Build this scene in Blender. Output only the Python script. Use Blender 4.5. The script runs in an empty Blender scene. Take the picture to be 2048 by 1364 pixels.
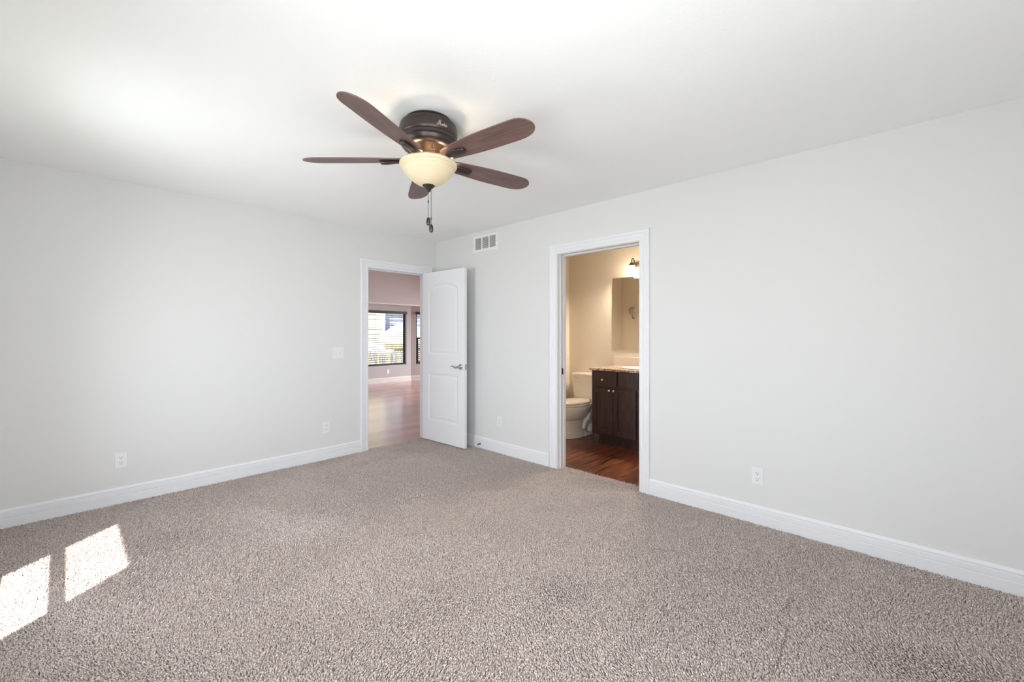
import bpy, bmesh, math, random
import numpy as np
from mathutils import Vector, Matrix

SC = bpy.context.scene
COL = SC.collection
PI = math.pi
random.seed(7)

# ------------------------------------------------------------------ camera
F_PX = 843.0
YAW = math.radians(43.393)
CAM = Vector((-3.212, -4.349, 1.2847))
cd = bpy.data.cameras.new('camera')
cam = bpy.data.objects.new('camera', cd)
COL.objects.link(cam)
cam.location = CAM
cam.rotation_euler = (PI / 2, 0, YAW - PI / 2)
cd.sensor_fit = 'HORIZONTAL'
cd.sensor_width = 36.0
cd.lens = F_PX / 2048 * 36.0
cd.shift_y = -14.0 / 2048
cd.clip_start = 0.02
SC.camera = cam

# ------------------------------------------------------------------ colour management, world, sun, daylight
SC.view_settings.view_transform = 'Standard'
SC.view_settings.look = 'None'
SC.view_settings.gamma = 1.0
SC.view_settings.use_curve_mapping = False
SC.view_settings.exposure = 0.16
cy = SC.cycles
cy.max_bounces = 14
cy.diffuse_bounces = 9
cy.glossy_bounces = 4
cy.transmission_bounces = 6
cy.transparent_max_bounces = 12
cy.caustics_reflective = False
cy.caustics_refractive = False
cy.sample_clamp_indirect = 6.0
cy.use_denoising = True

world = bpy.data.worlds.new('daylight')
SC.world = world
world.use_nodes = True
wn = world.node_tree.nodes
bg = wn['Background']
bg.inputs['Color'].default_value = (0.80, 0.90, 1.0, 1)
bg.inputs['Strength'].default_value = 2.6


def lamp(name, kind, loc, energy, color=(1, 1, 1), rot=None, aim=None, **kw):
    d = bpy.data.lights.new(name, kind)
    d.energy = energy
    d.color = color
    for k, v in kw.items():
        setattr(d, k, v)
    o = bpy.data.objects.new(name, d)
    COL.objects.link(o)
    o.location = loc
    if aim is not None:
        o.rotation_euler = Vector(aim).to_track_quat('-Z', 'Y').to_euler()
    return o


SUN_H = Vector((0.757, 0.653, 0)).normalized()
SUN_SLOPE = 2.6 * 0.757
lamp('sun', 'SUN', (-8, -8, 12), 18.0, (1.0, 0.95, 0.88), aim=(SUN_H.x, SUN_H.y, -SUN_SLOPE), angle=math.radians(0.6))

# sky daylight through the side windows; the back window's lamp is added fill
DAY = (0.93, 0.946, 1.0)
ROOM_X0, ROOM_Y0, HT = -3.65, -5.45, 2.44
lamp('window_daylight_side', 'AREA', (ROOM_X0 - 0.13, -1.47, 1.28), 22, DAY, aim=(1, 0, -0.2), shape='RECTANGLE', size=0.8, size_y=1.4, spread=math.radians(140))
lamp('window_daylight_side', 'AREA', (ROOM_X0 - 0.13, -3.87, 1.28), 31.5, DAY, aim=(1, 0.05, 0.0), shape='RECTANGLE', size=0.8, size_y=1.4, spread=math.radians(150))
lamp('back_window_fill', 'AREA', (-2.75, ROOM_Y0 - 0.13, 1.28), 21, DAY, aim=(0, 1, 0.0), shape='RECTANGLE', size=1.3, size_y=1.4, spread=math.radians(100))
# added fill lamps at the windows, aimed up to brighten the ceiling
lamp('ceiling_fill_side', 'AREA', (ROOM_X0 - 0.13, -1.47, 1.20), 5.5, (0.97, 0.98, 1.0), aim=(1, 0.0, 0.3), shape='RECTANGLE', size=0.8, size_y=1.2, spread=math.radians(160))
lamp('ceiling_fill_side', 'AREA', (ROOM_X0 - 0.13, -3.87, 1.20), 4.5, (0.97, 0.98, 1.0), aim=(1, 0.0, 0.5), shape='RECTANGLE', size=0.8, size_y=1.2, spread=math.radians(150))
lamp('ceiling_fill_back', 'AREA', (-2.75, ROOM_Y0 - 0.13, 1.20), 9, (0.97, 0.98, 1.0), aim=(0.0, 1, 0.2), shape='RECTANGLE', size=1.3, size_y=1.2, spread=math.radians(150))
# added lamp inside the living room, aimed down to brighten its floor
lamp('living_floor_fill', 'AREA', (5.9, 3.0, 1.5), 190, (1.0, 0.95, 0.92), aim=(-1, 0, -0.55), shape='RECTANGLE', size=2.4, size_y=1.4, spread=math.radians(125))


# ------------------------------------------------------------------ material helpers
def _mat(name):
    m = bpy.data.materials.new(name)
    m.use_nodes = True
    nt = m.node_tree
    return m, nt, nt.nodes['Principled BSDF']


def N(nt, typ, **kw):
    n = nt.nodes.new(typ)
    for k, v in kw.items():
        if k in n.inputs:
            n.inputs[k].default_value = v
        else:
            setattr(n, k, v)
    return n


def rgb(c):
    return (c[0], c[1], c[2], 1)


def plain(name, col, rough=0.5, metal=0.0, bump=0.0, scale=200, spec=None, var=0.0, vscale=6):
    m, nt, b = _mat(name)
    b.inputs['Base Color'].default_value = rgb(col)
    b.inputs['Roughness'].default_value = rough
    b.inputs['Metallic'].default_value = metal
    if spec is not None:
        b.inputs['Specular IOR Level'].default_value = spec
    tc = N(nt, 'ShaderNodeTexCoord')
    if var > 0:
        nz = N(nt, 'ShaderNodeTexNoise', Scale=vscale, Detail=4)
        nt.links.new(tc.outputs['Object'], nz.inputs['Vector'])
        r = N(nt, 'ShaderNodeMapRange')
        r.inputs['To Min'].default_value = 1 - var
        r.inputs['To Max'].default_value = 1 + var
        nt.links.new(nz.outputs['Fac'], r.inputs['Value'])
        mx = N(nt, 'ShaderNodeMix', data_type='RGBA', blend_type='MULTIPLY')
        mx.inputs['Factor'].default_value = 1
        mx.inputs['A'].default_value = rgb(col)
        nt.links.new(r.outputs['Result'], mx.inputs['B'])
        nt.links.new(mx.outputs['Result'], b.inputs['Base Color'])
    if bump > 0:
        nz = N(nt, 'ShaderNodeTexNoise', Scale=scale, Detail=3)
        nt.links.new(tc.outputs['Object'], nz.inputs['Vector'])
        bp = N(nt, 'ShaderNodeBump', Strength=bump, Distance=0.002)
        nt.links.new(nz.outputs['Fac'], bp.inputs['Height'])
        nt.links.new(bp.outputs['Normal'], b.inputs['Normal'])
    return m


def wood(name, dark, light, axis='X', scale=1.0, rough=0.4, planks=None, coat=0.0, contrast=(0.3, 0.7), stretch=14):
    """grain runs along axis; planks = (width, length) draws joints across the other axis"""
    m, nt, b = _mat(name)
    tc = N(nt, 'ShaderNodeTexCoord')
    mp = N(nt, 'ShaderNodeMapping')
    s = {'X': (1, stretch, stretch), 'Y': (stretch, 1, stretch), 'Z': (stretch, stretch, 1)}[axis]
    mp.inputs['Scale'].default_value = [v * scale for v in s]
    nt.links.new(tc.outputs['Object'], mp.inputs['Vector'])
    vec = mp.outputs['Vector']
    nz = N(nt, 'ShaderNodeTexNoise', Scale=2.2, Detail=7, Roughness=0.62, Distortion=0.6)
    nt.links.new(vec, nz.inputs['Vector'])
    ramp = N(nt, 'ShaderNodeValToRGB')
    ramp.color_ramp.elements[0].position = contrast[0]
    ramp.color_ramp.elements[1].position = contrast[1]
    ramp.color_ramp.elements[0].color = rgb(dark)
    ramp.color_ramp.elements[1].color = rgb(light)
    nt.links.new(nz.outputs['Fac'], ramp.inputs['Fac'])
    out = ramp.outputs['Color']
    if planks:
        br = N(nt, 'ShaderNodeTexBrick', offset=0.37, squash=1.0)
        br.inputs['Color1'].default_value = (0.62, 0.62, 0.62, 1)
        br.inputs['Color2'].default_value = (1.15, 1.15, 1.15, 1)
        br.inputs['Mortar'].default_value = (0.45, 0.45, 0.45, 1)
        br.inputs['Scale'].default_value = 1.0
        br.inputs['Mortar Size'].default_value = 0.0012
        br.inputs['Brick Width'].default_value = planks[1]
        br.inputs['Row Height'].default_value = planks[0]
        mp2 = N(nt, 'ShaderNodeMapping')
        if axis == 'Y':
            mp2.inputs['Rotation'].default_value = (0, 0, PI / 2)
        nt.links.new(tc.outputs['Object'], mp2.inputs['Vector'])
        nt.links.new(mp2.outputs['Vector'], br.inputs['Vector'])
        mx = N(nt, 'ShaderNodeMix', data_type='RGBA', blend_type='MULTIPLY')
        mx.inputs['Factor'].default_value = 1
        nt.links.new(out, mx.inputs['A'])
        nt.links.new(br.outputs['Color'], mx.inputs['B'])
        out = mx.outputs['Result']
    nt.links.new(out, b.inputs['Base Color'])
    b.inputs['Roughness'].default_value = rough
    b.inputs['Coat Weight'].default_value = coat
    b.inputs['Coat IOR'].default_value = 1.75
    b.inputs['Coat Roughness'].default_value = 0.23
    return m


def glass_mat(name, tint=(0.97, 0.98, 0.98)):
    m = bpy.data.materials.new(name)
    m.use_nodes = True
    nt = m.node_tree
    nt.nodes.clear()
    o = N(nt, 'ShaderNodeOutputMaterial')
    t = N(nt, 'ShaderNodeBsdfTransparent')
    t.inputs['Color'].default_value = rgb(tint)
    g = N(nt, 'ShaderNodeBsdfGlossy', Roughness=0.02)
    lw = N(nt, 'ShaderNodeLayerWeight', Blend=0.5)
    pw_ = N(nt, 'ShaderNodeMath', operation='POWER')
    pw_.inputs[1].default_value = 4.0
    nt.links.new(lw.outputs['Facing'], pw_.inputs[0])
    fr = N(nt, 'ShaderNodeMath', operation='MULTIPLY_ADD')
    fr.inputs[1].default_value = 0.5
    fr.inputs[2].default_value = 0.03
    nt.links.new(pw_.outputs[0], fr.inputs[0])
    mx = N(nt, 'ShaderNodeMixShader')
    nt.links.new(fr.outputs[0], mx.inputs['Fac'])
    nt.links.new(t.outputs[0], mx.inputs[1])
    nt.links.new(g.outputs[0], mx.inputs[2])
    nt.links.new(mx.outputs[0], o.inputs['Surface'])
    return m


def ceiling_mat():
    m, nt, b = _mat('knockdown ceiling')
    b.inputs['Base Color'].default_value = (0.93, 0.938, 0.94, 1)
    b.inputs['Roughness'].default_value = 0.9
    tc = N(nt, 'ShaderNodeTexCoord')
    nz = N(nt, 'ShaderNodeTexNoise', Scale=60, Detail=3, Distortion=0.7)
    nt.links.new(tc.outputs['Object'], nz.inputs['Vector'])
    rp = N(nt, 'ShaderNodeValToRGB')
    rp.color_ramp.elements[0].position = 0.44
    rp.color_ramp.elements[1].position = 0.58
    nt.links.new(nz.outputs['Fac'], rp.inputs['Fac'])
    bp = N(nt, 'ShaderNodeBump', Strength=0.07, Distance=0.003)
    nt.links.new(rp.outputs['Color'], bp.inputs['Height'])
    nt.links.new(bp.outputs['Normal'], b.inputs['Normal'])
    return m


def granite_mat():
    m, nt, b = _mat('speckled laminate')
    tc = N(nt, 'ShaderNodeTexCoord')
    vo = N(nt, 'ShaderNodeTexVoronoi', Scale=55)
    nz = N(nt, 'ShaderNodeTexNoise', Scale=30, Detail=6)
    nt.links.new(tc.outputs['Object'], vo.inputs['Vector'])
    nt.links.new(tc.outputs['Object'], nz.inputs['Vector'])
    mx = N(nt, 'ShaderNodeMix', data_type='RGBA')
    mx.inputs['Factor'].default_value = 0.55
    nt.links.new(vo.outputs['Color'], mx.inputs['A'])
    nt.links.new(nz.outputs['Color'], mx.inputs['B'])
    bw = N(nt, 'ShaderNodeRGBToBW')
    nt.links.new(mx.outputs['Result'], bw.inputs['Color'])
    rp = N(nt, 'ShaderNodeValToRGB')
    e = rp.color_ramp.elements
    e[0].position, e[1].position = 0.30, 0.70
    e[0].color, e[1].color = (0.10, 0.055, 0.04, 1), (0.72, 0.60, 0.48, 1)
    k = e.new(0.48)
    k.color = (0.42, 0.30, 0.22, 1)
    nt.links.new(bw.outputs['Val'], rp.inputs['Fac'])
    nt.links.new(rp.outputs['Color'], b.inputs['Base Color'])
    b.inputs['Roughness'].default_value = 0.3
    return m


def glow_mat(name, col, emit, estr, trans=0.4, rough=0.35):
    m, nt, b = _mat(name)
    b.inputs['Base Color'].default_value = rgb(col)
    b.inputs['Roughness'].default_value = rough
    b.inputs['Emission Color'].default_value = rgb(emit)
    b.inputs['Emission Strength'].default_value = estr
    if trans > 0:
        out = nt.nodes['Material Output']
        t = N(nt, 'ShaderNodeBsdfTranslucent')
        t.inputs['Color'].default_value = rgb(col)
        mx = N(nt, 'ShaderNodeMixShader')
        mx.inputs['Fac'].default_value = trans
        nt.links.new(b.outputs[0], mx.inputs[1])
        nt.links.new(t.outputs[0], mx.inputs[2])
        nt.links.new(mx.outputs[0], out.inputs['Surface'])
    return m


def pile_mat():
    m, nt, b = _mat('twisted carpet yarn')
    tc = N(nt, 'ShaderNodeTexCoord')
    nz = N(nt, 'ShaderNodeTexNoise', Scale=160, Detail=2)
    nt.links.new(tc.outputs['Object'], nz.inputs['Vector'])
    rp = N(nt, 'ShaderNodeValToRGB')
    e = rp.color_ramp.elements
    e[0].position, e[1].position = 0.34, 0.62
    e[0].color, e[1].color = (0.355, 0.287, 0.253, 1), (0.79, 0.695, 0.645, 1)
    nt.links.new(nz.outputs['Fac'], rp.inputs['Fac'])
    nt.links.new(rp.outputs['Color'], b.inputs['Base Color'])
    b.inputs['Roughness'].default_value = 0.95
    b.inputs['Specular IOR Level'].default_value = 0.1
    return m


M = dict(
    wall=plain('light grey wall paint', (0.685, 0.682, 0.674), 0.75, bump=0.05, scale=120),
    wall_bath=plain('lamplight tinted wall paint', (0.74, 0.67, 0.56), 0.7, bump=0.05, scale=120),  # warm lamplight tint mixed into the wall colour
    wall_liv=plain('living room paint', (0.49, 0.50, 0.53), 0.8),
    trim=plain('white trim enamel', (0.75, 0.755, 0.77), 0.35),
    door=plain('white door enamel', (0.78, 0.79, 0.81), 0.4),
    ceil=ceiling_mat(),
    ceil_plain=plain('flat white ceiling', (0.82, 0.80, 0.78), 0.9),
    under=plain('carpet backing', (0.30, 0.245, 0.22), 0.95),
    pile=pile_mat(),
    bronze=plain('oil rubbed bronze', (0.055, 0.042, 0.038), 0.38, 0.55, var=0.2, vscale=14),
    bronze_brushed=plain('brushed bronze', (0.20, 0.125, 0.085), 0.38, 0.75),  # lighter bronze of the vented collar and vanity light plate
    blade=wood('walnut blade', (0.080, 0.047, 0.042), (0.230, 0.132, 0.112), 'X', 2.2, 0.42, stretch=22, contrast=(0.25, 0.75)),
    bowl=glow_mat('cream alabaster glass', (0.72, 0.62, 0.43), (1.0, 0.82, 0.55), 0.05, 0.05),
    logo=plain('pale logo ink', (0.55, 0.46, 0.40), 0.4),
    chain=plain('dark bead chain', (0.10, 0.09, 0.085), 0.35, 0.7),
    plate=plain('white plastic', (0.76, 0.76, 0.76), 0.35),
    slot=plain('dark slot', (0.02, 0.02, 0.02), 0.7),
    vent=plain('painted steel', (0.78, 0.775, 0.75), 0.45),
    duct=plain('duct shade colour', (0.06, 0.06, 0.058), 0.9),
    nickel=plain('satin nickel', (0.55, 0.54, 0.52), 0.22, 1.0),
    steel_dark=plain('dark spring steel', (0.10, 0.10, 0.11), 0.3, 0.9),
    rubber=plain('white rubber tip', (0.80, 0.80, 0.78), 0.6),
    wood_bath=wood('red brown plank', (0.022, 0.006, 0.004), (0.30, 0.095, 0.048), 'X', 1.3, 0.28, planks=(0.125, 1.2), contrast=(0.34, 0.64), stretch=9),
    wood_liv=wood('cherry laminate', (0.37, 0.175, 0.14), (0.51, 0.265, 0.22), 'X', 0.8, 0.34, planks=(0.19, 1.3), contrast=(0.2, 0.8), coat=1.0),
    espresso=wood('espresso wood', (0.016, 0.008, 0.0078), (0.060, 0.031, 0.030), 'Z', 2.5, 0.36, stretch=10),
    granite=granite_mat(),
    ceramic=plain('bisque ceramic', (0.80, 0.74, 0.66), 0.12),
    sink=plain('white ceramic', (0.88, 0.85, 0.80), 0.1),
    splash=plain('backsplash laminate', (0.78, 0.70, 0.62), 0.3),
    shade=glow_mat('lit opal shade', (0.9, 0.86, 0.78), (1.0, 0.90, 0.76), 19.0, 0.65),
    knob=plain('polished nickel', (0.78, 0.77, 0.75), 0.18, 1.0),
    plastic=glow_mat('clear wrap', (0.62, 0.60, 0.60), (0, 0, 0), 0.0, 0.35, 0.15),
    blind=plain('dark brown blind', (0.035, 0.026, 0.024), 0.5),
    sash=plain('dark window frame', (0.028, 0.023, 0.022), 0.45),
    vinyl=plain('white vinyl', (0.85, 0.85, 0.85), 0.4),
    glass=glass_mat('window glass'),
    cord=plain('blind cord', (0.08, 0.06, 0.055), 0.8),
    yellow=plain('pale yellow siding', (0.58, 0.53, 0.43), 0.8),
    bluegrey=plain('blue grey siding', (0.32, 0.33, 0.42), 0.8),
    beige=plain('beige board', (0.42, 0.34, 0.22), 0.8),
    white_out=plain('white exterior paint', (0.62, 0.62, 0.62), 0.7),
    roof_out=plain('grey shingles', (0.35, 0.35, 0.38), 0.9),
    picket=wood('weathered picket', (0.17, 0.16, 0.17), (0.52, 0.49, 0.47), 'Z', 1.2, 0.8, stretch=9),
    picket2=wood('fresh picket', (0.46, 0.38, 0.24), (0.58, 0.50, 0.36), 'Z', 1.2, 0.8, stretch=9),
    lawn=plain('dry lawn', (0.11, 0.14, 0.07), 0.95, var=0.25, vscale=3),
)
# mirror
_m, _nt, _b = _mat('mirror silver')
_b.inputs['Base Color'].default_value = (0.93, 0.92, 0.91, 1)
_b.inputs['Metallic'].default_value = 1
_b.inputs['Roughness'].default_value = 0.02
M['mirror'] = _m


# ------------------------------------------------------------------ mesh helpers
def box(bm, x0, x1, y0, y1, z0, z1, bev=0.0):
    r = bmesh.ops.create_cube(bm, size=1.0)
    v = r['verts']
    bmesh.ops.scale(bm, vec=(abs(x1 - x0), abs(y1 - y0), abs(z1 - z0)), verts=v)
    bmesh.ops.translate(bm, vec=((x0 + x1) / 2, (y0 + y1) / 2, (z0 + z1) / 2), verts=v)
    if bev > 0:
        ed = list({e for q in v for e in q.link_edges})
        bmesh.ops.bevel(bm, geom=ed, offset=bev, segments=2, affect='EDGES', profile=0.7)


def tube(bm, pts, rad, seg=10, cap=True):
    pts = [Vector(p) for p in pts]
    rings = []
    n = len(pts)
    up = None
    for i, p in enumerate(pts):
        t = (pts[min(i + 1, n - 1)] - pts[max(i - 1, 0)]).normalized()
        if up is None:
            up = t.orthogonal().normalized()
        up = (up - t * up.dot(t)).normalized()
        b = t.cross(up)
        r = rad[i] if isinstance(rad, (list, tuple)) else rad
        rings.append([bm.verts.new(p + up * (r * math.cos(2 * PI * k / seg)) + b * (r * math.sin(2 * PI * k / seg))) for k in range(seg)])
    for a, c in zip(rings, rings[1:]):
        for k in range(seg):
            bm.faces.new((a[k], a[(k + 1) % seg], c[(k + 1) % seg], c[k]))
    if cap:
        bm.faces.new(list(reversed(rings[0])))
        bm.faces.new(rings[-1])


def lathe(bm, prof, seg=48, center=(0, 0, 0), mtx=None):
    """prof: (r, z) list, revolved about Z"""
    c = Vector(center)
    rings = []
    for r, z in prof:
        if r < 1e-5:
            rings.append([bm.verts.new(Vector((0, 0, z)))])
        else:
            rings.append([bm.verts.new(Vector((r * math.cos(2 * PI * k / seg), r * math.sin(2 * PI * k / seg), z))) for k in range(seg)])
    for a, b in zip(rings, rings[1:]):
        for k in range(seg):
            k2 = (k + 1) % seg
            if len(a) == 1 and len(b) == 1:
                break
            if len(a) == 1:
                bm.faces.new((a[0], b[k2], b[k]))
            elif len(b) == 1:
                bm.faces.new((a[k], a[k2], b[0]))
            else:
                bm.faces.new((a[k], a[k2], b[k2], b[k]))
    for ring in rings:
        for v in ring:
            v.co = (mtx @ v.co if mtx else v.co) + c


def loft(bm, rings, cap=True):
    vr = [[bm.verts.new(Vector(p)) for p in r] for r in rings]
    n = len(vr[0])
    for a, b in zip(vr, vr[1:]):
        for k in range(n):
            bm.faces.new((a[k], a[(k + 1) % n], b[(k + 1) % n], b[k]))
    if cap:
        bm.faces.new(list(reversed(vr[0])))
        bm.faces.new(vr[-1])


def prism(bm, poly, axis, a, b):
    """poly: 2D list; axis 'x' -> (y,z), 'y' -> (x,z), 'z' -> (x,y)"""
    f = {'x': lambda p, t: (t, p[0], p[1]), 'y': lambda p, t: (p[0], t, p[1]), 'z': lambda p, t: (p[0], p[1], t)}[axis]
    loft(bm, [[f(p, a) for p in poly], [f(p, b) for p in poly]])


def build(name, bm, mat, parent=None, loc=None, smooth=False, rot=None, label=None):
    bmesh.ops.recalc_face_normals(bm, faces=bm.faces)
    me = bpy.data.meshes.new(name)
    bm.to_mesh(me)
    bm.free()
    me.materials.append(mat)
    if smooth:
        me.shade_smooth()
        try:
            me.set_sharp_from_angle(angle=math.radians(38))
        except Exception:
            pass
    o = bpy.data.objects.new(name, me)
    COL.objects.link(o)
    if parent is not None:
        o.parent = parent
    if loc is not None:
        o.location = loc
    if rot is not None:
        o.rotation_euler = rot
    if label:
        o['label'] = label
    return o


def thing(name, label, cat, loc=(0, 0, 0), rot=(0, 0, 0), group=None, kind=None):
    o = bpy.data.objects.new(name, None)
    o.empty_display_size = 0.1
    COL.objects.link(o)
    o.location = loc
    o.rotation_euler = rot
    tag(o, label, cat, group, kind)
    return o


def tag(o, label, cat, group=None, kind=None):
    o['label'] = label
    o['category'] = cat
    if group:
        o['group'] = group
    if kind:
        o['kind'] = kind
    return o


def struct(name, bm, mat, label, cat, **kw):
    o = build(name, bm, mat, **kw)
    return tag(o, label, cat, kind='structure')


def B():
    return bmesh.new()


# ------------------------------------------------------------------ bedroom shell
WT = 0.115                      # wall thickness
DX0, DX1, DZ = -0.940, -0.146, 2.035     # rough opening of the doorway in the left wall
BY0, BY1, BZ = -2.762, -1.890, 2.062     # rough opening of the bathroom doorway in the right wall
# windows of the bedroom (behind the camera)
OW = 0.10                       # outer wall thickness
WIN = dict(z0=0.545, z1=2.015)
SIDE_W = [(-1.90, -1.035), (-4.30, -3.435)]
BACK_W = (-3.45, -2.05)  # added opening in the unseen back wall, for fill light

bm = B()
box(bm, ROOM_X0 - OW, DX0, 0, WT, -0.05, HT + 0.05)
box(bm, DX1, WT, 0, WT, -0.05, HT + 0.05)
box(bm, DX0, DX1, 0, WT, DZ, HT + 0.05)
struct('wall_left', bm, M['wall'], 'plain light grey wall with the open white door at its far end', 'wall')

bm = B()
box(bm, 0, WT, BY1, 0, -0.05, HT + 0.05)
box(bm, 0, WT, ROOM_Y0 - OW, BY0, -0.05, HT + 0.05)
box(bm, 0, WT, BY0, BY1, BZ, HT + 0.05)
struct('wall_right', bm, M['wall'], 'plain light grey wall with the bathroom doorway and the vent grille', 'wall')

bm = B()
x0, x1 = ROOM_X0 - OW, ROOM_X0
ys = [ROOM_Y0 - OW, SIDE_W[1][0], SIDE_W[1][1], SIDE_W[0][0], SIDE_W[0][1], 0.0]
for i in range(5):
    if i % 2 == 0:
        box(bm, x0, x1, ys[i], ys[i + 1], -0.05, HT + 0.05)
    else:
        box(bm, x0, x1, ys[i], ys[i + 1], -0.05, WIN['z0'])
        box(bm, x0, x1, ys[i], ys[i + 1], WIN['z1'], HT + 0.05)
struct('wall_near_left', bm, M['wall'], 'light grey wall with two windows that let in the sun', 'wall')

bm = B()
y0, y1 = ROOM_Y0 - OW, ROOM_Y0
box(bm, ROOM_X0, BACK_W[0], y0, y1, -0.05, HT + 0.05)
box(bm, BACK_W[1], 0, y0, y1, -0.05, HT + 0.05)
box(bm, BACK_W[0], BACK_W[1], y0, y1, -0.05, WIN['z0'])
box(bm, BACK_W[0], BACK_W[1], y0, y1, WIN['z1'], HT + 0.05)
struct('wall_back', bm, M['wall'], 'light grey wall with one wide added window behind the viewer', 'wall')

bm = B()
box(bm, ROOM_X0 - OW, WT, ROOM_Y0 - OW, WT, HT, HT + 0.12)
struct('ceiling', bm, M['ceil'], 'white textured bedroom ceiling carrying the fan', 'ceiling')

bm = B()
box(bm, ROOM_X0 - OW, 0.0, ROOM_Y0 - OW, 0.0, -0.06, -0.007)
box(bm, 0.0, 0.10, BY0 + 0.02, BY1 - 0.02, -0.06, -0.007)
box(bm, DX0 + 0.02, DX1 - 0.02, 0.0, 0.03, -0.06, -0.007)
struct('floor', bm, M['under'], 'bedroom floor under the taupe carpet', 'floor')


# carpet pile: twisted yarn tufts standing on the floor
def smooth_noise(x, y, seed, cell):
    rs = np.random.RandomState(seed)
    g = rs.rand(80, 80)
    u = (x / cell) % 79
    v = (y / cell) % 79
    iu, iv = u.astype(int), v.astype(int)
    fu, fv = u - iu, v - iv
    fu = fu * fu * (3 - 2 * fu)
    fv = fv * fv * (3 - 2 * fv)
    return (g[iu, iv] * (1 - fu) + g[iu + 1, iv] * fu) * (1 - fv) + (g[iu, iv + 1] * (1 - fu) + g[iu + 1, iv + 1] * fu) * fv


NAP = 45


def carpet():
    rs = np.random.RandomState(3)

    def scatter(xa, xb, ya, yb, d):
        nx, ny = int((xb - xa) / d), int((yb - ya) / d)
        gx, gy = np.meshgrid(np.arange(nx), np.arange(ny), indexing='ij')
        px = xa + (gx + rs.rand(nx, ny)) * (xb - xa) / nx
        py = ya + (gy + rs.rand(nx, ny)) * (yb - ya) / ny
        return px.ravel(), py.ravel()
    P = [scatter(ROOM_X0 + 0.016, -0.016, ROOM_Y0, -0.016, 0.0066),
         scatter(0.0, 0.10, BY0 + 0.04, BY1 - 0.04, 0.0066),
         scatter(DX0 + 0.03, DX1 - 0.03, 0.0, 0.03, 0.0066)]
    X = np.concatenate([p[0] for p in P])
    Y = np.concatenate([p[1] for p in P])
    # keep what the camera or a nearby viewpoint can see
    c, s = math.cos(YAW), math.sin(YAW)
    dep = (X - CAM.x) * c + (Y - CAM.y) * s
    lat = (X - CAM.x) * s - (Y - CAM.y) * c
    keep = (dep > 0.4) & (np.abs(lat) < 1.8 * dep + 1.2)
    X, Y = X[keep], Y[keep]
    n = len(X)
    # nap direction: broad brushed patches plus individual disorder
    ang = math.radians(NAP) + 5.0 * (smooth_noise(X + 9 + 0.4 * Y, Y + 9, 12, 0.42) - 0.5) + rs.normal(0, 0.75, n)
    # a vacuum lane edge in front of the right wall
    lean = 0.25 + 0.65 * smooth_noise(X + 3, Y + 7, 2, 0.38) + 0.15 * rs.rand(n)
    h = 0.0150 * (0.75 + 0.5 * rs.rand(n))
    # furniture dents and the scored corner mark left in the pile
    for (dx, dy, r) in DENTS:
        m = np.hypot(X - dx, Y - dy) < r
        h[m] *= 0.35
        lean[m] *= 1.4
    for (xa, ya, xb, yb, w) in CREASES:
        L = math.hypot(xb - xa, yb - ya)
        t = ((X - xa) * (xb - xa) + (Y - ya) * (yb - ya)) / L
        d = np.abs((X - xa) * (yb - ya) - (Y - ya) * (xb - xa)) / L
        m = (d < w) & (t > 0) & (t < L)
        h[m] *= 0.2
    w = 0.0035 * (0.8 + 0.5 * rs.rand(n))
    z0 = np.full(n, -0.0085)
    tx = X + np.cos(ang) * lean * h * 1.0
    ty = Y + np.sin(ang) * lean * h * 1.0
    rot = rs.rand(n) * 2 * PI
    V = np.zeros((n, 7, 3))
    for k in range(3):
        a = rot + k * 2 * PI / 3
        V[:, k, 0] = X + np.cos(a) * w * 0.9
        V[:, k, 1] = Y + np.sin(a) * w * 0.9
        V[:, k, 2] = z0
        V[:, 3 + k, 0] = (X * 0.35 + tx * 0.65) + np.cos(a + 0.7) * w
        V[:, 3 + k, 1] = (Y * 0.35 + ty * 0.65) + np.sin(a + 0.7) * w
        V[:, 3 + k, 2] = z0 + h * 0.75
    V[:, 6, 0] = tx + np.cos(ang) * 0.002
    V[:, 6, 1] = ty + np.sin(ang) * 0.002
    V[:, 6, 2] = z0 + h
    V = V.reshape(-1, 3)
    loc = []
    for k in range(3):
        k2 = (k + 1) % 3
        loc += [(k, k2, 3 + k2), (k, 3 + k2, 3 + k), (3 + k, 3 + k2, 6)]
    loc = np.array(loc)                                   # 9 triangles a tuft
    T = (loc[None] + (np.arange(n) * 7)[:, None, None]).reshape(-1)
    me = bpy.data.meshes.new('carpet_pile')
    nf = n * 9
    me.vertices.add(len(V))
    me.vertices.foreach_set('co', V.astype(np.float32).ravel())
    me.loops.add(nf * 3)
    me.loops.foreach_set('vertex_index', T.astype(np.int32))
    me.polygons.add(nf)
    me.polygons.foreach_set('loop_start', (np.arange(nf) * 3).astype(np.int32))
    me.update(calc_edges=False)
    me.materials.append(M['pile'])
    me.shade_smooth()
    o = bpy.data.objects.new('carpet_pile', me)
    COL.objects.link(o)
    tag(o, 'taupe twisted pile carpet covering the bedroom floor', 'carpet', kind='stuff')
    return o


def px_floor(px, py, z=0.0):
    """floor point a photograph pixel looks at, used for marks in the carpet"""
    t = (CAM.z - z) * F_PX / (py - 668.0)
    u = (px - 1024.0) / F_PX
    c, s = math.cos(YAW), math.sin(YAW)
    return CAM.x + t * (c + s * u), CAM.y + t * (s - c * u)


DENTS = [(*px_floor(676, 1254), 0.022), (*px_floor(910, 1136), 0.02), (*px_floor(1332, 1222), 0.03), (*px_floor(948, 935), 0.02)]
CREASES = []
for a, b_, w in [((820, 998), (846, 992), 0.020), ((846, 992), (872, 1001), 0.011), ((1567, 1225), (1590, 1200), 0.006),
                 ((1553, 1345), (1583, 1250), 0.006), ((1278, 1180), (1335, 1208), 0.007)]:
    CREASES.append((*px_floor(*a), *px_floor(*b_), w))
carpet()

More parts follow.
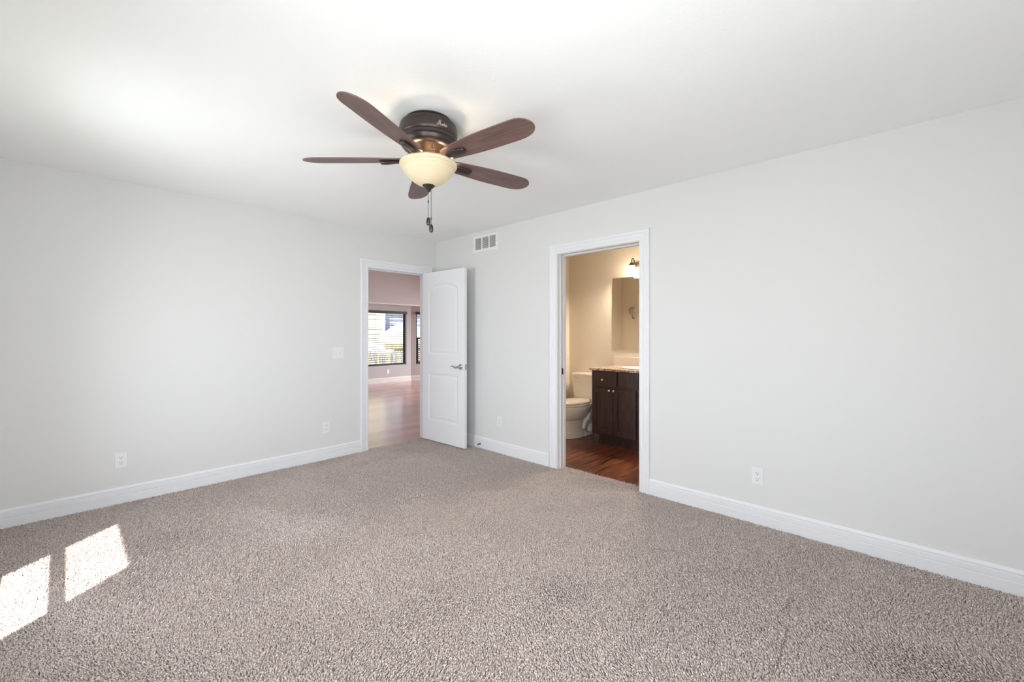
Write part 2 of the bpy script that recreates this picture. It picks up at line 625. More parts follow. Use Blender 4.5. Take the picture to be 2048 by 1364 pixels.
# ------------------------------------------------------------------ baseboards and casings
BB = [(0.0, -0.01), (0.0165, -0.01), (0.0165, 0.0635), (0.0120, 0.066), (0.0120, 0.0695), (0.0155, 0.072), (0.0155, 0.0975), (0.0085, 0.1000),
      (0.0085, 0.1055), (0.0130, 0.109), (0.0125, 0.115), (0.0085, 0.122), (0.006, 0.127), (0.0, 0.127)]


def baseboard(name, axis, at, a, b, sgn, label, mat=None):
    """runs along axis from a to b on the wall face at; sgn = direction into the room"""
    bm = B()
    ring = lambda t: [((t, at + sgn * d, z) if axis == 'x' else (at + sgn * d, t, z)) for d, z in BB]
    loft(bm, [ring(a), ring(b)])
    return struct(name, bm, mat or M['trim'], label, 'baseboard')


CW = 0.088
baseboard('baseboard_left', 'x', 0, ROOM_X0, -0.925 - CW, -1, 'white grooved baseboard along the wall left of the open door')
baseboard('baseboard_far', 'y', 0, -1.905 + CW, 0, -1, 'white grooved baseboard behind the open door up to the bathroom casing')
baseboard('baseboard_right', 'y', 0, ROOM_Y0, -2.745 - CW, -1, 'white grooved baseboard right of the bathroom doorway')
baseboard('baseboard_near_left', 'y', ROOM_X0, ROOM_Y0, 0, 1, 'white baseboard under the sunny windows')
baseboard('baseboard_back', 'x', ROOM_Y0, ROOM_X0, 0, 1, 'white baseboard under the added back window')

CS = [(0.0, 0.0), (0.0, 0.010), (0.004, 0.012), (0.018, 0.0125), (0.022, 0.0095), (0.027, 0.0095), (0.031, 0.0135), (0.052, 0.0155), (0.056, 0.013),
      (0.060, 0.013), (0.064, 0.0175), (0.080, 0.0190), (0.086, 0.0170), (CW, 0.012), (CW, 0.0)]


def casing(bm, axis, at, a, b, zt, sgn):
    """U-shaped mitred moulding round an opening a..b up to zt on the wall face at"""
    P = lambda u, z, t: (u, at + sgn * t, z) if axis == 'x' else (at + sgn * t, u, z)
    loft(bm, [[P(a - d, -0.01, t) for d, t in CS], [P(a - d, zt + d, t) for d, t in CS], [P(b + d, zt + d, t) for d, t in CS], [P(b + d, -0.01, t) for d, t in CS]])


# doorway in the left wall
bm = B()
casing(bm, 'x', 0, -0.925, -0.161, 2.022, -1)
casing(bm, 'x', WT, -0.925, -0.161, 2.022, 1)
t1 = struct('trim_1', bm, M['trim'], 'white moulded casing round the doorway with the open door', 'door casing')
bm = B()
box(bm, DX0, -0.920, 0, WT, -0.01, DZ)
box(bm, -0.166, DX1, 0, WT, -0.01, DZ)
box(bm, -0.920, -0.166, 0, WT, 2.017, DZ)
box(bm, -0.920, -0.908, 0.042, 0.075, -0.01, 2.017, 0.002)
box(bm, -0.178, -0.166, 0.042, 0.075, -0.01, 2.017, 0.002)
box(bm, -0.908, -0.178, 0.042, 0.075, 2.005, 2.017, 0.002)
build('jamb', bm, M['trim'], t1)

# bathroom doorway: a pocket door opening with a split jamb
bm = B()
casing(bm, 'y', 0, -2.745, -1.908, 2.045, -1)
casing(bm, 'y', WT, -2.745, -1.908, 2.045, 1)
t2 = struct('trim_2', bm, M['trim'], 'white moulded casing round the bathroom doorway', 'door casing')
bm = B()
for (a, c) in ((-1.912, BY1), (BY0, -2.740)):
    box(bm, 0, WT, a, c, -0.01, BZ)
# raised strips on both jambs and head leave the middle groove
for (ya, yb) in ((-1.922, -1.912), (-2.740, -2.730)):
    box(bm, 0.030, 0.048, ya, yb, -0.01, 2.04, 0.0015)
    box(bm, 0.088, WT, ya, yb, -0.01, 2.04, 0.0015)
box(bm, 0, 0.045, -2.740, -1.912, 2.040, BZ)
box(bm, 0.072, WT, -2.740, -1.912, 2.030, BZ)
box(bm, 0.045, 0.072, -2.740, -1.912, 2.055, BZ)
j2 = build('jamb', bm, M['trim'], t2)
bm = B()
box(bm, 0.058, 0.082, -1.9155, -1.9118, 0.895, 0.957, 0.001)
sp = build('strike_plate', bm, M['steel_dark'], t2, label='dark metal strike plate')

# ------------------------------------------------------------------ the open bedroom door
DW, DH, DT = 0.750, 2.008, 0.035


def door_face(bm, y, out):
    """moulded face: arched upper panel and square lower panel with plank grooves; out = +1/-1 normal direction along y"""
    nx, nz = 100, 230
    us = np.linspace(0, DW, nx)
    zs = np.linspace(0, DH, nz)
    ml = 0.112

    def depth(u, z):
        best = 0.0
        for (zb, zt, arch) in ((0.245, 0.800, 0.0), (1.030, 1.790, 0.075)):
            hw = DW / 2 - ml
            k = 1 - ((u - DW / 2) / hw) ** 2
            top = zt + arch * max(k, 0) ** 0.8
            d = min(u - ml, DW - ml - u, z - zb, (top - z) * 0.93)
            if d > 0:
                if d < 0.012:
                    best = -0.006 * (d / 0.012)
                elif d < 0.022:
                    best = -0.006
                elif d < 0.040:
                    best = -0.006 + 0.0035 * (d - 0.022) / 0.018
                else:
                    best = -0.0025
                    g = ((u - DW / 2) / 0.072) % 1.0
                    g = min(g, 1 - g) * 0.072
                    if g < 0.005:
                        best -= 0.0018 * (1 - g / 0.005)
        return best
    grid = [[bm.verts.new((-u, y + out * depth(u, z), z)) for z in zs] for u in us]
    for i in range(nx - 1):
        for j in range(nz - 1):
            bm.faces.new((grid[i][j], grid[i + 1][j], grid[i + 1][j + 1], grid[i][j + 1]))
    return grid


PIN = (-0.168, -0.012, 0.014)
ANG = math.radians(92.3)
door = thing('door_1', 'white moulded two panel door standing open against the far corner', 'door', PIN, (0, 0, ANG), kind='structure')
bm = B()
OY = 0.012
g1 = door_face(bm, OY, -1)                  # room face (turned to the wall now)
g2 = door_face(bm, OY + DT, 1)              # hall face (turned to the camera)
for ga, gb in ((g1, g2),):
    nx, nz = len(ga), len(ga[0])
    for i in range(nx - 1):
        bm.faces.new((ga[i][0], gb[i][0], gb[i + 1][0], ga[i + 1][0]))
        bm.faces.new((ga[i][-1], ga[i + 1][-1], gb[i + 1][-1], gb[i][-1]))
    for j in range(nz - 1):
        bm.faces.new((ga[0][j], ga[0][j + 1], gb[0][j + 1], gb[0][j]))
        bm.faces.new((ga[-1][j], gb[-1][j], gb[-1][j + 1], ga[-1][j + 1]))
build('door_slab', bm, M['door'], door, smooth=True)


def lever(y, out):
    bm = B()
    mt = Matrix.Rotation(-PI / 2 * out, 4, 'X')
    lathe(bm, [(0.0, 0.0), (0.033, 0.0), (0.033, 0.004), (0.029, 0.009), (0.014, 0.011), (0.011, 0.016), (0.011, 0.045), (0.0, 0.046)], 28, (-DW + 0.062, y, 0.905), mt)
    x0 = -DW + 0.062
    pts = []
    for i in range(15):
        t = i / 14
        pts.append((x0 + 0.118 * t, y + out * (0.044 + 0.004 * math.sin(t * PI)), 0.905 - 0.010 * math.sin(t * 2 * PI * 0.95) - 0.004 * t))
    tube(bm, pts, [0.0095 - 0.0045 * (i / 14) for i in range(15)], 10)
    return build('lever_handle', bm, M['nickel'], door, smooth=True)


h1 = lever(OY + DT, 1)
h1['label'] = 'satin nickel lever handle'
lever(OY, -1)
bm = B()
box(bm, -DW - 0.0015, -DW + 0.001, OY + 0.005, OY + 0.030, 0.875, 0.935, 0.0005)
box(bm, -DW - 0.011, -DW - 0.001, OY + 0.011, OY + 0.024, 0.895, 0.915, 0.003)
build('latch_plate', bm, M['nickel'], door)
for z in (0.20, 1.0, 1.80):
    bm = B()
    lathe(bm, [(0, -0.045), (0.006, -0.045), (0.006, 0.045), (0, 0.045)], 12, (0, 0.003, z))
    box(bm, -0.03, 0.0, 0.0095, 0.0118, z - 0.044, z + 0.044)
    build('hinge', bm, M['nickel'], door, smooth=True)

# spring door stop on the far baseboard
ds = thing('door_stop', 'small spring door stop on the baseboard behind the open door', 'door stop', (-0.0165, -0.836, 0.052))
bm = B()
lathe(bm, [(0, 0), (0.011, 0), (0.011, 0.004), (0.006, 0.008), (0, 0.008)], 16, (0, 0, 0), Matrix.Rotation(-PI / 2, 4, 'Y'))
build('base', bm, M['steel_dark'], ds, smooth=True)
bm = B()
tube(bm, [(-0.006 - 0.050 * i / 140, 0.0055 * math.cos(i * 0.9), 0.0055 * math.sin(i * 0.9)) for i in range(141)], 0.0012, 6)
build('spring', bm, M['steel_dark'], ds, smooth=True)
bm = B()
lathe(bm, [(0, 0.054), (0.008, 0.054), (0.009, 0.062), (0.006, 0.068), (0, 0.069)], 16, (0, 0, 0), Matrix.Rotation(-PI / 2, 4, 'Y'))
build('rubber_tip', bm, M['rubber'], ds, smooth=True)

# ------------------------------------------------------------------ wall fittings


def fit_rot(wall):
    """local x = along the wall to the viewer's right, local -y = into the room, z up"""
    return (0, 0, 0) if wall == 'left' else (0, 0, -PI / 2)


def outlet(label, loc, wall):
    t = thing('wall_outlet', label, 'outlet', loc, fit_rot(wall), 'white double wall outlets')
    bm = B()
    box(bm, -0.035, 0.035, -0.0055, 0, -0.0575, 0.0575, 0.0025)
    build('faceplate', bm, M['plate'], t)
    for s in (-1, 1):
        z = s * 0.0195
        bm = B()
        poly = [(0.0165 * math.cos(a), z + max(-0.0135, min(0.0135, 0.0175 * math.sin(a)))) for a in [2 * PI * k / 24 for k in range(24)]]
        prism(bm, poly, 'y', -0.0055, -0.0080)
        r = build('receptacle', bm, M['plate'], t)
        bm = B()
        for x in (-0.0062, 0.0062):
            box(bm, x - 0.0011, x + 0.0011, -0.0084, -0.0078, z + 0.001, z + 0.009)
        lathe(bm, [(0, 0), (0.0028, 0), (0.0028, 0.0006), (0, 0.0006)], 10, (0, -0.0078, z - 0.0068), Matrix.Rotation(PI / 2, 4, 'X'))
        build('slots', bm, M['slot'], r)
    bm = B()
    lathe(bm, [(0, 0), (0.003, 0), (0.0022, 0.0012), (0, 0.0013)], 12, (0, -0.0055, 0), Matrix.Rotation(PI / 2, 4, 'X'))
    build('screw', bm, M['plate'], t, smooth=True)
    return t


outlet('white wall outlet above the sun patches, leftmost of the outlets', (-2.927, 0, 0.327), 'left')
outlet('white wall outlet below the light switch, near the door casing', (-1.382, 0, 0.326), 'left')
outlet('white wall outlet between the open door and the bathroom doorway', (0, -1.134, 0.340), 'right')
outlet('white wall outlet on the long blank wall right of the bathroom doorway', (0, -3.597, 0.323), 'right')

sw = thing('light_switch', 'white double toggle light switch left of the open doorway', 'light switch', (-1.260, 0, 1.088), fit_rot('left'))
bm = B()
box(bm, -0.058, 0.058, -0.0055, 0, -0.0575, 0.0575, 0.0025)
build('faceplate', bm, M['plate'], sw)
for x, s in ((-0.023, -1), (0.023, 1)):
    bm = B()
    box(bm, x - 0.0052, x + 0.0052, -0.0065, -0.0050, -0.0125, 0.0125, 0.0006)
    loft(bm, [[(x - 0.0042, -0.006, s * 0.002 - 0.006), (x + 0.0042, -0.006, s * 0.002 - 0.006), (x + 0.0042, -0.006, s * 0.002 + 0.006), (x - 0.0042, -0.006, s * 0.002 + 0.006)],
              [(x - 0.0035, -0.020, s * 0.010 - 0.003), (x + 0.0035, -0.020, s * 0.010 - 0.003), (x + 0.0035, -0.020, s * 0.010 + 0.003), (x - 0.0035, -0.020, s * 0.010 + 0.003)]])
    build('toggle', bm, M['plate'], sw)

# return air grille high on the right wall
vt = thing('air_vent', 'white three section return air grille near the ceiling corner', 'vent', (0, -0.9075, 2.300), fit_rot('right'))
VW, VH = 0.407, 0.190
cols = [(-0.165, -0.064), (-0.047, 0.054), (0.070, 0.166)]
zi0, zi1 = -0.062, 0.066
bm = B()
xs = [-VW / 2] + [q for c in cols for q in c] + [VW / 2]
for i in range(0, len(xs), 2):
    box(bm, xs[i], xs[i + 1], -0.008, 0, zi0, zi1)
box(bm, -VW / 2, VW / 2, -0.008, 0, zi1, VH / 2)
box(bm, -VW / 2, VW / 2, -0.008, 0, -VH / 2, zi0)
# thin turned lip round the plate
box(bm, -VW / 2 - 0.003, VW / 2 + 0.003, -0.004, 0, -VH / 2 - 0.003, -VH / 2)
box(bm, -VW / 2 - 0.003, VW / 2 + 0.003, -0.004, 0, VH / 2, VH / 2 + 0.003)
box(bm, -VW / 2 - 0.003, -VW / 2, -0.004, 0, -VH / 2, VH / 2)
box(bm, VW / 2, VW / 2 + 0.003, -0.004, 0, -VH / 2, VH / 2)
build('frame', bm, M['vent'], vt)
bm = B()
box(bm, -0.170, 0.171, -0.0012, -0.0004, zi0, zi1)
build('duct_shade_sheet', bm, M['duct'], vt)  # flat dark sheet in place of the shaded depth behind the louvres
for c in cols:
    bm = B()
    nl = 12
    for k in range(nl):
        z = zi0 + (k + 0.5) * (zi1 - zi0) / nl
        prism(bm, [(-0.0075, z - 0.0040), (-0.0068, z - 0.0046), (-0.0012, z + 0.0022), (-0.0018, z + 0.0030)], 'x', c[0], c[1])
    build('louvre', bm, M['vent'], vt)
for x in (-0.186, 0.186):
    bm = B()
    lathe(bm, [(0, 0), (0.004, 0), (0.003, 0.0015), (0, 0.0016)], 12, (x, -0.008, 0), Matrix.Rotation(PI / 2, 4, 'X'))
    build('screw', bm, M['steel_dark'], vt, smooth=True)

# ------------------------------------------------------------------ ceiling fan
FC = CAM.xy + (Vector((-1.9027, -2.4957)) - CAM.xy) * (0.68 / 0.66)
FAN_R = 0.68
BLZ = -0.211                                   # blade plane below the ceiling
PH = math.radians(205.37)
FC = FC + Vector((math.sin(YAW), -math.cos(YAW))) * 0.007
fan = thing('ceiling_fan', 'dark bronze five blade ceiling fan with a lit cream glass bowl', 'ceiling fan', (FC.x, FC.y, HT))
bm = B()
lathe(bm, [(0, 0), (0.121, 0), (0.125, -0.004), (0.125, -0.010), (0.115, -0.013), (0.115, -0.018), (0.138, -0.021), (0.150, -0.030), (0.155, -0.046), (0.156, -0.078), (0.154, -0.094),
           (0.150, -0.098), (0.153, -0.102), (0.152, -0.114), (0.146, -0.120), (0.149, -0.124), (0.145, -0.138), (0.136, -0.149), (0.122, -0.156), (0.1, -0.157), (0, -0.157)], 72)
house = build('motor_housing', bm, M['bronze'], fan, smooth=True)
bm = B()
lathe(bm, [(0, -0.154), (0.112, -0.154), (0.104, -0.162), (0.094, -0.174), (0.086, -0.184), (0.082, -0.190), (0.086, -0.194), (0.082, -0.198), (0, -0.198)], 60)
neck = build('vent_collar', bm, M['bronze_brushed'], fan, smooth=True, label='brushed bronze vented collar')
for k in range(12):
    a = 2 * PI * (k + 0.3) / 12
    bm = B()
    pts = []
    for i in range(13):
        q = 2 * PI * i / 12
        z = -0.171 + 0.010 * math.sin(q)
        r = 0.0965 + (z + 0.171) * 0.8 + 0.0006
        u = 0.0055 * math.cos(q) / r
        pts.append((r * math.cos(a + u), r * math.sin(a + u), z))
    tube(bm, pts, 0.0016, 6)
    build('vent_slot', bm, M['bronze'], neck, smooth=True)
bm = B()
lathe(bm, [(0, -0.196), (0.066, -0.196), (0.066, -0.206), (0.078, -0.209), (0.078, -0.218), (0.060, -0.222), (0.060, -0.236), (0, -0.236)], 48)
build('switch_housing', bm, M['bronze'], fan, smooth=True)

# blades with their irons
tilt = math.radians(-12)


def blade_pt(r, v, dz=0.0):
    """r along the blade, v across (towards the counter-clockwise side, which hangs lower)"""
    return Vector((r, v * math.cos(tilt) - dz * math.sin(tilt), BLZ + v * math.sin(tilt) + dz * math.cos(tilt)))


def blade_outline():
    r0, r1 = 0.106, FAN_R
    top, bot = [], []
    n = 40
    for i in range(n + 1):
        t = math.sin(i / n * PI / 2)
        r = r0 + (r1 - r0) * t
        wroot = 0.043 + 0.025 * math.sin(min(t / 0.62, 1.0) * PI / 2)
        hi = wroot
        if t < 0.08:
            hi *= math.sqrt(max(0.0, 1 - ((0.08 - t) / 0.08) ** 2)) * 0.75 + 0.25
        if t > 0.80:
            q = (t - 0.80) / 0.20
            hi *= math.sqrt(max(0.0, 1 - q ** 2.6)) * 0.93 + 0.07 * (1 - q)
        top.append((r, hi))
        lo = wroot
        if t < 0.08:
            lo *= math.sqrt(max(0.0, 1 - ((0.08 - t) / 0.08) ** 2)) * 0.75 + 0.25
        if t > 0.86:
            q = (t - 0.86) / 0.14
            lo *= math.sqrt(max(0.0, 1 - q ** 2.2)) * 0.93 + 0.07 * (1 - q)
        bot.append((r, -lo))
    return top + list(reversed(bot))


OUT = blade_outline()
blade_me = None
iron_me = None
for k in range(5):
    a = PH - k * 2 * PI / 5
    if blade_me is None:
        bm = B()
        loft(bm, [[blade_pt(r, v, -0.003) for r, v in OUT], [blade_pt(r, v, 0.003) for r, v in OUT]])
        bl = build('blade', bm, M['blade'], fan)
        blade_me = bl.data
        bm = B()
        # arm from the hub, widening into a raised shield under the blade
        for (r, hw, z0, z1) in ():
            pass
        rings = []
        for r, hw, zt, th in ((0.055, 0.017, BLZ - 0.004, 0.012), (0.095, 0.014, BLZ - 0.012, 0.011), (0.130, 0.016, BLZ - 0.012, 0.009), (0.160, 0.020, BLZ - 0.004, 0.012),
                              (0.185, 0.026, BLZ - 0.003, 0.014), (0.225, 0.026, BLZ - 0.003, 0.019), (0.256, 0.018, BLZ - 0.003, 0.019), (0.264, 0.012, BLZ - 0.003, 0.010)):
            tl = tilt if r > 0.15 else tilt * max(0, (r - 0.055) / 0.1)
            ring = []
            for q in range(12):
                g = 2 * PI * q / 12
                v = hw * math.copysign(abs(math.cos(g)) ** 0.7, math.cos(g))
                w_ = (math.copysign(abs(math.sin(g)) ** 0.7, math.sin(g)) * 0.5 - 0.5) * th
                ring.append((r, v * math.cos(tl) - w_ * math.sin(tl), zt + v * math.sin(tl) + w_ * math.cos(tl)))
            rings.append(ring)
        loft(bm, rings)
        ir = build('blade_iron', bm, M['bronze'], bl, smooth=True)
        iron_me = ir.data
    else:
        bl = bpy.data.objects.new('blade', blade_me)
        COL.objects.link(bl)
        bl.parent = fan
        ir = bpy.data.objects.new('blade_iron', iron_me)
        COL.objects.link(ir)
        ir.parent = bl
    bl.rotation_euler = (0, 0, a)

# glass bowl, open at the top, with the lamps inside
bm = B()
outer = [(0.030, -0.350), (0.060, -0.341), (0.088, -0.323), (0.112, -0.300), (0.128, -0.281), (0.135, -0.273), (0.1355, -0.271), (0.1335, -0.269), (0.1345, -0.267), (0.1425, -0.263), (0.1445, -0.258), (0.1435, -0.2545), (0.1415, -0.2525), (0.1430, -0.2505),
         (0.151, -0.2475), (0.154, -0.243), (0.154, -0.236), (0.150, -0.231)]
inner = [(r - 0.005, z + 0.004) for r, z in reversed(outer)]
lathe(bm, outer + inner + [outer[0]], 72)
bowl = build('light_bowl', bm, M['bowl'], fan, smooth=True, label='cream glass light bowl')
bm = B()
lathe(bm, [(0, -0.343), (0.033, -0.343), (0.034, -0.349), (0.028, -0.357), (0.016, -0.367), (0.011, -0.372), (0.012, -0.377), (0.008, -0.383), (0, -0.385)], 36)
build('finial', bm, M['bronze'], fan, smooth=True)
bm = B()
lathe(bm, [(0, -0.224), (0.010, -0.224), (0.010, -0.34), (0, -0.34)], 16)
build('centre_rod', bm, M['bronze'], fan)
c_, s_ = math.cos(YAW), math.sin(YAW)
fr = Vector((c_, s_, 0))
rt = Vector((s_, -c_, 0))


def chain(off, z0, z1, zc):
    bm = B()
    n = int((z0 - z1) / 0.0045)
    for i in range(n):
        z = z0 - (i + 0.5) * (z0 - z1) / n
        r = bmesh.ops.create_icosphere(bm, subdivisions=1, radius=0.0021)
        bmesh.ops.translate(bm, vec=off + Vector((0, 0, z)), verts=r['verts'])
    tube(bm, [off + Vector((0, 0, z0)), off + Vector((0, 0, z1))], 0.0007, 5)
    lathe(bm, [(0, 0.008), (0.003, 0.007), (0.0038, 0), (0.003, -0.007), (0, -0.008)], 10, off + Vector((0, 0, zc)))
    ch = build('pull_chain', bm, M['chain'], fan, smooth=True)
    bm = B()
    lathe(bm, [(0, 0), (0.006, -0.001), (0.0098, -0.009), (0.0115, -0.020), (0.0112, -0.030), (0.0088, -0.040), (0.0045, -0.043), (0, -0.0432)], 20, off + Vector((0, 0, z1)))
    build('pull_fob', bm, M['bronze'], ch, smooth=True)


chain(rt * -0.001, -0.383, -0.522, -0.436)
chain(rt * 0.016 + fr * -0.01, -0.366, -0.562, -0.532)

# the maker's script on the housing, as thin raised strokes
STROKES = [
    [(0.3, 3.2), (0.0, 2.2), (0.3, 1.2), (1.1, 1.4), (1.9, 3.0), (2.5, 5.2), (2.9, 6.4), (2.2, 6.0), (2.0, 4.4), (2.1, 1.4)],
    [(4.6, 6.6), (4.1, 6.4), (3.7, 4.4), (3.5, 2.6), (3.7, 1.3), (4.4, 1.6)],
    [(1.9, 3.6), (2.9, 3.9), (3.9, 3.8)],
    [(4.5, 3.2), (4.5, 1.8), (4.9, 1.2), (5.5, 1.8), (5.9, 3.2), (5.8, 1.6), (6.1, 1.2)],
    [(6.5, 3.2), (6.6, 1.2)], [(6.6, 2.0), (7.1, 3.0), (7.6, 2.9), (7.7, 1.3)],
    [(8.7, 4.8), (8.4, 2.2), (8.7, 1.2), (9.1, 1.5)], [(8.0, 3.3), (9.3, 3.3)],
    [(9.4, 2.1), (10.2, 2.4), (10.1, 3.1), (9.6, 3.0), (9.4, 1.9), (9.8, 1.2), (10.6, 1.6)],
    [(11.0, 3.2), (11.0, 1.2)], [(11.0, 2.2), (11.5, 3.1), (12.0, 3.0)],
]
bm = B()
a0 = math.atan2(-fr.y, -fr.x) + math.radians(27)
sc = 0.0050
for st in STROKES:
    pts = []
    for (u, v) in st:
        rr = 0.1563
        aa = a0 + u * sc / rr
        pts.append((rr * math.cos(aa), rr * math.sin(aa), -0.090 + v * sc))
    tube(bm, pts, 0.0011, 6)
build('logo', bm, M['logo'], house, label='pale script lettering')

# lamps in the bowl
for k in range(2):
    a = YAW + PI / 2 + 0.2 + k * PI
    lamp('fan_bulb', 'POINT', (FC.x + 0.080 * math.cos(a), FC.y + 0.080 * math.sin(a), HT - 0.276), 1.7, (1.0, 0.84, 0.64), shadow_soft_size=0.025)

# ------------------------------------------------------------------ bedroom windows (behind the camera)


def sash_window(name, axis, at, a, b, z0, z1, sgn, rails, label, mull=()):
    """vinyl window set in the wall; sgn = direction out of the room; rails = heights (lo, hi) of cross rails"""
    o = thing(name, label, 'window', kind='structure')
    P = lambda bm, u0, u1, d0, d1, q0, q1: (box(bm, u0, u1, at + sgn * d0, at + sgn * d1, q0, q1, 0.003) if axis == 'x' else box(bm, at + sgn * d0, at + sgn * d1, u0, u1, q0, q1, 0.003))
    f = 0.040
    bm = B()
    P(bm, a, a + f, 0.03, 0.08, z0, z1)
    P(bm, b - f, b, 0.03, 0.08, z0, z1)
    P(bm, a, b, 0.03, 0.08, z0, z0 + f)
    P(bm, a, b, 0.03, 0.08, z1 - f, z1)
    for lo, hi in rails:
        P(bm, a + f, b - f, 0.03, 0.08, lo, hi)
    for m in mull:
        P(bm, m - 0.03, m + 0.03, 0.03, 0.08, z0, z1)
    build('window_frame', bm, M['vinyl'], o)
    bm = B()
    P(bm, a, b, 0.0, 0.03, z0 - 0.012, z0 + 0.001)
    build('window_sill', bm, M['trim'], o)
    bm = B()
    if axis == 'x':
        box(bm, a + f, b - f, at + sgn * 0.053, at + sgn * 0.057, z0 + f, z1 - f)
    else:
        box(bm, at + sgn * 0.053, at + sgn * 0.057, a + f, b - f, z0 + f, z1 - f)
    build('pane', bm, M['glass'], o)
    return o


sash_window('window_1', 'y', ROOM_X0, *SIDE_W[0], WIN['z0'], WIN['z1'], -1, [(1.183, 1.222)], 'white sash window throwing the sun patches, nearer the far wall')
sash_window('window_2', 'y', ROOM_X0, *SIDE_W[1], WIN['z0'], WIN['z1'], -1, [(1.183, 1.222)], 'white sash window beside the viewer')
sash_window('fill_window_3', 'x', ROOM_Y0, *BACK_W, WIN['z0'], WIN['z1'], -1, [], 'wide white window added behind the viewer for fill light', mull=(-2.75,))  # added window, put in the back wall to give fill light

# ------------------------------------------------------------------ bathroom
XW = 1.62          # mirror wall
BL = -0.885        # left wall of the bathroom
bm = B()
box(bm, WT, XW + 0.12, BL, BL + 0.1, -0.05, HT)
struct('wall_bathroom_left', bm, M['wall_bath'], 'lamplight-tinted bathroom wall left of the toilet', 'wall')
bm = B()
box(bm, XW, XW + 0.12, -3.9, BL, -0.05, HT)
struct('wall_bathroom_back', bm, M['wall_bath'], 'lamplight-tinted bathroom wall behind toilet and mirror', 'wall')
bm = B()
box(bm, WT, XW + 0.12, -4.0, -3.9, -0.05, HT)
struct('wall_bathroom_right', bm, M['wall_bath'], 'lamplight-tinted bathroom wall at the hidden end', 'wall')
bm = B()
box(bm, WT, WT + 0.006, -1.905 + CW, BL, -0.01, HT)
box(bm, WT, WT + 0.006, -3.9, -2.745 - CW, -0.01, HT)
box(bm, WT, WT + 0.006, -2.745 - CW, -1.905 + CW, 2.045 + CW, HT)
struct('wall_bathroom_front', bm, M['wall_bath'], 'lamplight-tinted bathroom side of the doorway wall', 'wall')
bm = B()
box(bm, WT, XW + 0.12, -4.0, BL + 0.1, HT, HT + 0.1)
struct('ceiling_bathroom', bm, M['ceil_plain'], 'flat bathroom ceiling', 'ceiling')
bm = B()
box(bm, 0.10, XW + 0.12, -4.0, BL + 0.1, -0.06, -0.004)
struct('floor_bathroom', bm, M['wood_bath'], 'dark red brown plank floor of the bathroom', 'floor')
baseboard('baseboard_bathroom', 'y', XW, -1.66, BL, -1, 'pale baseboard behind the toilet', M['ceramic'])

# vanity cabinet
XF = 1.06
VY0, VY1 = -1.612, -2.550
van = thing('vanity_cabinet', 'dark espresso vanity cabinet under the speckled countertop', 'cabinet', (XF, (VY0 + VY1) / 2, -0.004))
ox, oy, oz = XF, (VY0 + VY1) / 2, -0.004


def vbox(bm, x0, x1, y0, y1, z0, z1, bev=0.0):
    box(bm, x0 - ox, x1 - ox, min(y0, y1) - oy, max(y0, y1) - oy, z0 - oz, z1 - oz, bev)


bm = B()
vbox(bm, XF + 0.001, XW - 0.002, VY1, VY0, 0.115, 0.858)
vbox(bm, XF + 0.075, XW - 0.002, VY1 + 0.004, VY0 - 0.045, -0.003, 0.115)
build('carcass', bm, M['espresso'], van)


def front(name, y0, y1, z0, z1, panel, knob):
    bm = B()
    t = 0.020
    if panel:
        s = 0.055
        vbox(bm, XF - t, XF, y0, y0 - s, z0, z1, 0.002)
        vbox(bm, XF - t, XF, y1 + s, y1, z0, z1, 0.002)
        vbox(bm, XF - t, XF, y0 - s, y1 + s, z0, z0 + s, 0.002)
        vbox(bm, XF - t, XF, y0 - s, y1 + s, z1 - s, z1, 0.002)
        vbox(bm, XF - t + 0.010, XF, y0 - s, y1 + s, z0 + s, z1 - s)
    else:
        vbox(bm, XF - t, XF, y0, y1, z0, z1, 0.004)
    o = build(name, bm, M['espresso'], van)
    if knob:
        bm = B()
        lathe(bm, [(0, 0), (0.008, 0), (0.006, 0.006), (0.0055, 0.013), (0.013, 0.018), (0.0145, 0.023), (0.011, 0.028), (0, 0.030)], 20,
              (XF - t - ox, knob[0] - oy, knob[1] - oz), Matrix.Rotation(-PI / 2, 4, 'Y'))
        build('knob', bm, M['knob'], o, smooth=True, label='round polished metal knob')
    return o


front('drawer', -1.625, -1.948, 0.688, 0.850, False, (-1.773, 0.757))
front('false_front', -1.966, -2.205, 0.688, 0.850, False, None)
front('drawer', -2.215, -2.538, 0.688, 0.850, False, (-2.376, 0.757))
front('door', -1.625, -1.899, 0.128, 0.662, True, (-1.862, 0.640))
front('door', -1.905, -2.179, 0.128, 0.662, True, (-1.919, 0.640))
front('door', -2.205, -2.538, 0.128, 0.662, True, (-2.245, 0.640))

ct = thing('countertop', 'brown speckled countertop on the dark vanity', 'countertop', (XF, oy, 0.859))
bm = B()
poly = [(0.0, 0.0), (0.0, 0.0)]
box(bm, -0.022, XW - XF - 0.002, VY1 - 0.020 - oy, VY0 + 0.028 - oy, 0.0, 0.026, 0.006)
build('slab', bm, M['granite'], ct)
bm = B()
box(bm, XW - XF - 0.020, XW - XF - 0.002, VY1 - 0.020 - oy, VY0 + 0.028 - oy, 0.026, 0.136, 0.003)
build('backsplash', bm, M['splash'], ct, label='pale backsplash strip')

bm = B()
sk = []
for (k, z) in ((1.0, 0.0), (1.02, 0.006), (0.99, 0.012), (0.90, 0.012), (0.86, 0.004), (0.6, -0.0005)):
    sk.append([(0.165 * k * math.cos(2 * PI * i / 48), 0.225 * k * math.sin(2 * PI * i / 48), z) for i in range(48)])
loft(bm, sk)
sink = build('sink_basin', bm, M['sink'], None, (1.325, -2.080, 0.8865), smooth=True)
tag(sink, 'white oval sink rim set in the speckled countertop', 'sink')

